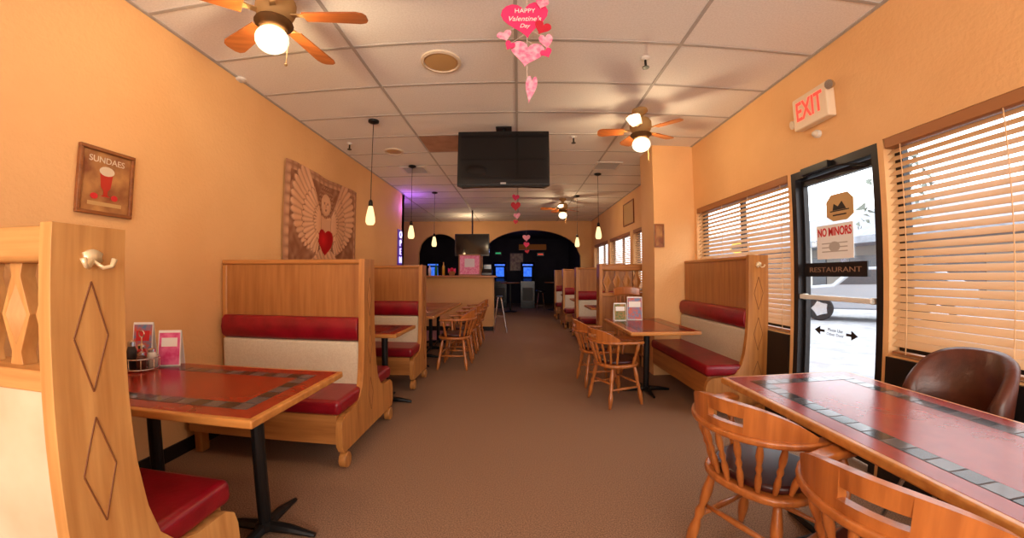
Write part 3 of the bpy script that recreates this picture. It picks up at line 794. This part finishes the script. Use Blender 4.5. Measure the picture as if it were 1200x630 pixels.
B().box(-.09,.09,.08,.11,.12,.26).obj('display', m_screen, t)

# ------------------------------------------------------------ table-top items
def menu(x, y, z, w, h, rz, m, lb, m2=None):
    t = thing('menu_card', lb, 'menu', (x,y,z), (0,0,R(rz)), 'standing menu cards')
    B().prism([(-.035,0),(-.03,0),(.0,h),(-.003,h)],-w/2,w/2,'x').prism([(.035,0),(.03,0),(.0,h),(.003,h)],-w/2,w/2,'x').obj('card', m_whitep, t)
    a = atan(.034/h); T = Matrix.Translation((0,-.0352,0)) @ Matrix.Rotation(-a,4,'X')
    B().box(-w/2+.006,w/2-.006,-.0025,-.0005,.008,h-.012,T=T).obj('print', m, t)
    B().box(-w/2+.02,w/2-.02,-.004,-.0025,h*.55,h*.8,T=T).obj('print_panel', m2 or m_whitep, t)
    return t
m_p1 = M('print_blue_red', S(90,130,170), .5, 0, S(210,90,60), 30)
m_p2 = M('print_pink', S(214,50,120), .5, 0, S(236,120,170), 20)
m_p3 = M('print_food', S(170,120,60), .5, 0, S(70,110,50), 40)
menu(-2.10,1.92,.752,.13,.21,22,m_p2,'pink menu card standing on the near left table')
menu(-2.32,1.93,.752,.12,.25,20,m_p1,'blue and red menu card standing behind the pink one',m_inkred)
CX, CY = -2.16, 1.78
t = thing('condiment_caddy', 'wire condiment caddy on the near left table against the wall', 'caddy', (CX,CY,.752))
r = B()
for z in (.01,.07): r.tube([(.085*cos(2*pi*k/20),.085*sin(2*pi*k/20),z) for k in range(21)],.003,5,cap=False)
for k in range(8): a = k*pi/4; r.tube([(.085*cos(a),.085*sin(a),.01),(.085*cos(a),.085*sin(a),.07)],.0025,5)
r.tube([(0,0,.01),(0,0,.19)],.003,5).tube([(.02*cos(2*pi*k/12),0,.205+.02*sin(2*pi*k/12)) for k in range(13)],.003,5,cap=False)
for k in range(4): a = k*pi/4; r.tube([(.085*cos(a),.085*sin(a),.008),(-.085*cos(a),-.085*sin(a),.008)],.0025,5)
r.obj('wire_rack', m_chrome, t)
for k, (dx,dy,h,m,lb) in enumerate(((.04,.028,.11,m_glassy,'glass salt shaker in the wire caddy'),(-.04,.03,.13,mr,'red sauce bottle in the wire caddy'),(.035,-.035,.10,m_leather,'brown pepper shaker in the wire caddy'),(-.035,-.035,.16,m_ink,'tall dark sauce bottle in the wire caddy'))):
    q = thing('condiment_bottle', lb, 'bottle', (CX+dx,CY+dy,.763), group='condiments in the caddy')
    B().lathe([(.024,0),(.026,h*.6),(.018,h*.8)],(0,0,0),12).obj('body', m, q, smooth=True)
    B().lathe([(.02,h*.8),(.02,h*.95),(.008,h)],(0,0,0),12).obj('cap', m_chrome, q)
menu(1.22,4.40,.752,.15,.21,0,m_p3,'low green menu card on the table by the bench')
menu(1.42,4.46,.752,.18,.28,-8,m_p1,'tall blue and red menu card on the table by the bench')

# ------------------------------------------------------------ back room
m_bluescr = M('blue_screen', S(30,80,200), .3, 0, S(120,170,240), 9, emit=1.1, emcol=S(50,110,230))
def arcade(x, y, lb):
    t = thing('arcade_machine', lb, 'game machine', (x,y,0))
    B().prism([(-.3,0),(.3,0),(.3,1.8),(-.15,1.8),(-.25,1.7),(-.15,1.62),(-.05,1.2),(-.3,1.05),(-.3,.9)],-.27,.27,'x').obj('cabinet', m_plastic, t)
    B().prism([(-.158,1.60),(-.065,1.24),(-.075,1.235),(-.168,1.60)],-.16,.16,'x').obj('screen', m_bluescr, t)
    B().box(-.2,.2,-.262,-.25,1.66,1.72).obj('marquee', m_bluescr, t)
    B().box(-.2,.2,-.315,-.301,.3,.8).obj('coin_door', m_bronze, t)
arcade(-.75,14.6,'game machine with blue screen in the dark room, left one')
arcade(.35,14.6,'game machine with blue screen in the dark room, right one')
arcade(-3.3,14.2,'game machine with blue screen seen beyond the small arch')
m_green = M('green_glow', S(40,140,90), .4, emit=.8, emcol=S(50,180,110))
m_rglow = M('red_neon', S(200,60,50), .4, emit=.8, emcol=S(220,70,50))
for (xx,zz,m,lb) in ((-.95,2.3,m_green,'green glowing wall light high in the dark room'),(1.0,2.25,m_rglow,'red glowing wall light on the right of the dark room')):
    t = thing('wall_light', lb, 'light', (xx,16.84,zz), FACING)
    B().box(-.16,.16,-.08,.08,0,.04).obj('backing', m_plastic, t)
    B().box(-.12,.12,-.03,.03,.04,.05).obj('tube', m, t)
t = thing('hanging_lamp', 'long dim amber lamp hanging in the dark room under the arch', 'lamp', (.5,13.4,2.97))
for s in (-.35,.35): B().tube([(s,0,0),(s,0,-.55)],.006,5).obj('cord', m_black, t)
B().prism([(-.16,-.75),(.16,-.75),(.06,-.55),(-.06,-.55)],-.5,.5,'x').obj('shade', M('dim_amber',S(110,66,34),.5,emit=.06,emcol=S(220,130,60)), t)
small_frame((-.1,16.84,1.9), FACING, .3,.4,'dark framed poster on the back wall of the dark room', m_art)
for xx,yy,lb in ((-.3,12.9,'round dark pub table left in the dark room'),(1.3,13.6,'round dark pub table right in the dark room')):
    t = thing('pub_table', lb, 'table', (xx,yy,0))
    B().lathe([(.33,1.0),(.35,1.01),(.35,1.035),(.33,1.04)],(0,0,0),24).obj('tabletop', WD, t)
    B().tube([(0,0,.03),(0,0,1.0)],.035,10).obj('column', m_black, t)
    B().lathe([(.24,0),(.24,.02),(.05,.05)],(0,0,0),20).obj('base', m_black, t)
t = thing('bottle_shelf', 'wooden wall shelf behind the counter holding bottles', 'shelf', (-1.5,11.49,1.55))
B().box(-.33,.33,-.2,0,-.03,0).obj('lower_board', WX, t); B().box(-.33,.33,-.2,0,.42,.45).obj('upper_board', WX, t)
for s in (-.33,.30): B().box(s,s+.03,-.2,0,-.03,.45).obj('side_board', WX, t)
for k in range(6):
    bottle(-1.75+k*.1,11.38,1.551,.28+.04*(k%3),[mg,my,mr,m_white][k%4],['green','yellow','red','white','green','yellow'][k]+' bottle, '+['first','second','third','fourth','fifth','last'][k]+' from the left on the shelf behind the counter',group='bottles on the back shelf')

# ------------------------------------------------------------ outside
m_asph = M('parking_lot', S(160,160,164), .9, 0, S(138,138,142), 3)
m_shopg = M('shop_glass',S(64,66,72),.2)
struct(B().box(2.46,60,-25,70,-.25,-.1).obj('ground_outside', m_asph))
t = thing('strip_mall', 'long low building with grey roof across the parking lot', 'building', (22,20,-.1))
B().box(0,8,-30,40,0,3.3).obj('facade', M('siding',S(140,132,124),.8), t)
B().prism([(-2.4,3.2),(8,3.2),(8,6.2),(3,6.0),(-2.4,3.6)],-30,40,'y').obj('roof', M('roof',S(144,148,156),.8,0,S(124,128,136),3), t)
for k in range(12): B().box(-.06,0,-26+k*5,-23+k*5,.5,2.6).obj('shop_window', m_shopg, t)
for k in range(10): B().tube([(-2.2,-27+k*6,0),(-2.2,-27+k*6,3.3)],.12,8).obj('post', m_white, t)
p = AX(866,290,19.2)
T = Matrix.Translation(Vector((p.x-22, p.y-20, p.z+.1)))
B().prism([(1.3*cos(2*pi*k/24),.5*sin(2*pi*k/24)) for k in range(24)],-.1,0,'x',T=T).obj('sign_board', M('yellow_sign',S(230,170,30),.5), t)
B().prism([(1.0*cos(2*pi*k/24),.3*sin(2*pi*k/24)) for k in range(24)],-.14,-.1,'x',T=T).obj('sign_centre', m_ink, t)
p = AZ(957,372,-.1)
t = thing('parked_car', 'silver car parked outside, seen through the glass door', 'car', (p.x+1.0,p.y-.9,-.1), (0,0,R(-42)))
side = [(-1.9,.35),(-2.0,.8),(-1.7,1.0),(-.9,1.08),(-.35,1.6),(1.5,1.65),(2.3,1.15),(2.5,1.0),(2.5,.4)]
m_car = M('car_paint',S(150,153,160),.25,.2)
B().prism(side,-.85,.85,'y').obj('body', m_car, t, bevel=.06, seg=3)
B().prism([(-.75,1.1),(-.28,1.52),(1.4,1.57),(1.9,1.15)],-.865,.865,'y').obj('side_windows', m_shopg, t)
for xx in (-1.25,1.65):
    for s in (-1,1):
        w = B().prism([(xx+.37*cos(2*pi*k/24),.37+.37*sin(2*pi*k/24)) for k in range(24)],s*.70,s*.89,'y').obj('wheel', m_plastic, t, bevel=.03)
        B().prism([(xx+.24*cos(2*pi*k/10)*(1 if k%2 else .75),.37+.24*sin(2*pi*k/10)*(1 if k%2 else .75)) for k in range(10)],s*.89,s*.905,'y').obj('hubcap', m_chrome, w)
t = thing('tree', 'tall grey green tree outside seen above the building through the door', 'tree', (17,14.2,-.1))
B().tube([(0,0,0),(.1,0,2.5),(0,.1,5),(.1,0,8)],[.2,.16,.12,.05],8).obj('trunk', M('bark',S(100,90,80),.9), t)
f = B()
for k in range(260):
    z = random.uniform(3.6,8.4); rr = (9-z)*.36*random.random()**.5; a = random.random()*2*pi
    c = Vector((rr*cos(a),rr*sin(a),z)); q = random.uniform(.1,.24)
    vs = [f.bm.verts.new(c+Vector((random.uniform(-q,q),random.uniform(-q,q),random.uniform(-q,q)))) for _ in range(4)]
    f.face([vs[0],vs[1],vs[2]]); f.face([vs[0],vs[2],vs[3]]); f.face([vs[0],vs[1],vs[3]])
f.obj('foliage', M('needles',S(124,130,120),.9), t)

# ------------------------------------------------------------ light
w = bpy.data.worlds.new('sky'); SC.world = w; w.use_nodes = True
bg = w.node_tree.nodes['Background']; bg.inputs[0].default_value = (.90,.95,1,1); bg.inputs[1].default_value = 4.4
def area(loc, rot, sx, sy, e, col=(1,1,1), portal=False):
    ld = bpy.data.lights.new('area','AREA'); ld.shape = 'RECTANGLE'; ld.size = sx; ld.size_y = sy; ld.energy = e; ld.color = col
    lo = bpy.data.objects.new('area_lamp', ld); COL.objects.link(lo); lo.location = loc; lo.rotation_euler = rot
    if portal: ld.cycles.is_portal = True
for a,c,z0,z1 in ops: area((XR+.2,(a+c)/2,(z0+z1)/2),(0,R(90),0),z1-z0,c-a,1,portal=True)
area((0,YR+.2,1.6),(R(106),0,0),3.6,1.8,185,(1,.93,.84))  # unseen fill light added behind the camera to brighten the room
def pt(loc, e, col, s=.05):
    ld = bpy.data.lights.new('point','POINT'); ld.energy = e; ld.color = col; ld.shadow_soft_size = s
    lo = bpy.data.objects.new('point_lamp', ld); COL.objects.link(lo); lo.location = loc
pt((-2.30,7.5,2.7),5,(.42,.12,1)); pt((-3.0,8.0,2.75),16,(.42,.12,1)); pt((-.2,13.6,2.2),10,(.3,.4,1)); pt((-1.4,10.4,2.6),14,(1,.72,.42)); pt((-3.4,13,2.2),8,(1,.5,.3))

# ------------------------------------------------------------ camera
cd = bpy.data.cameras.new('camera'); co = bpy.data.objects.new('camera', cd); COL.objects.link(co)
co.location = CAM; co.rotation_euler = RM.to_euler(); SC.camera = co
cd.sensor_fit = 'HORIZONTAL'; cd.sensor_width = 36; cd.sensor_height = 18.9; cd.lens = 12.9; cd.clip_start = .01; cd.clip_end = 200
mm = 36/1200; r_ = np.linspace(0, 700*mm, 400); th = LL*np.arctan(r_/(F*mm*LL))
A = np.stack([r_, r_**2, r_**3, r_**4], 1); k, *_ = np.linalg.lstsq(A, th, rcond=None)
cd.type = 'PANO'
tgt = cd.cycles if hasattr(cd, 'cycles') and hasattr(cd.cycles, 'panorama_type') else cd
tgt.panorama_type = 'FISHEYE_LENS_POLYNOMIAL'
tgt.fisheye_fov = pi
tgt.fisheye_polynomial_k0 = 0
for i in range(4): setattr(tgt, 'fisheye_polynomial_k%d' % (i+1), -float(k[i]))
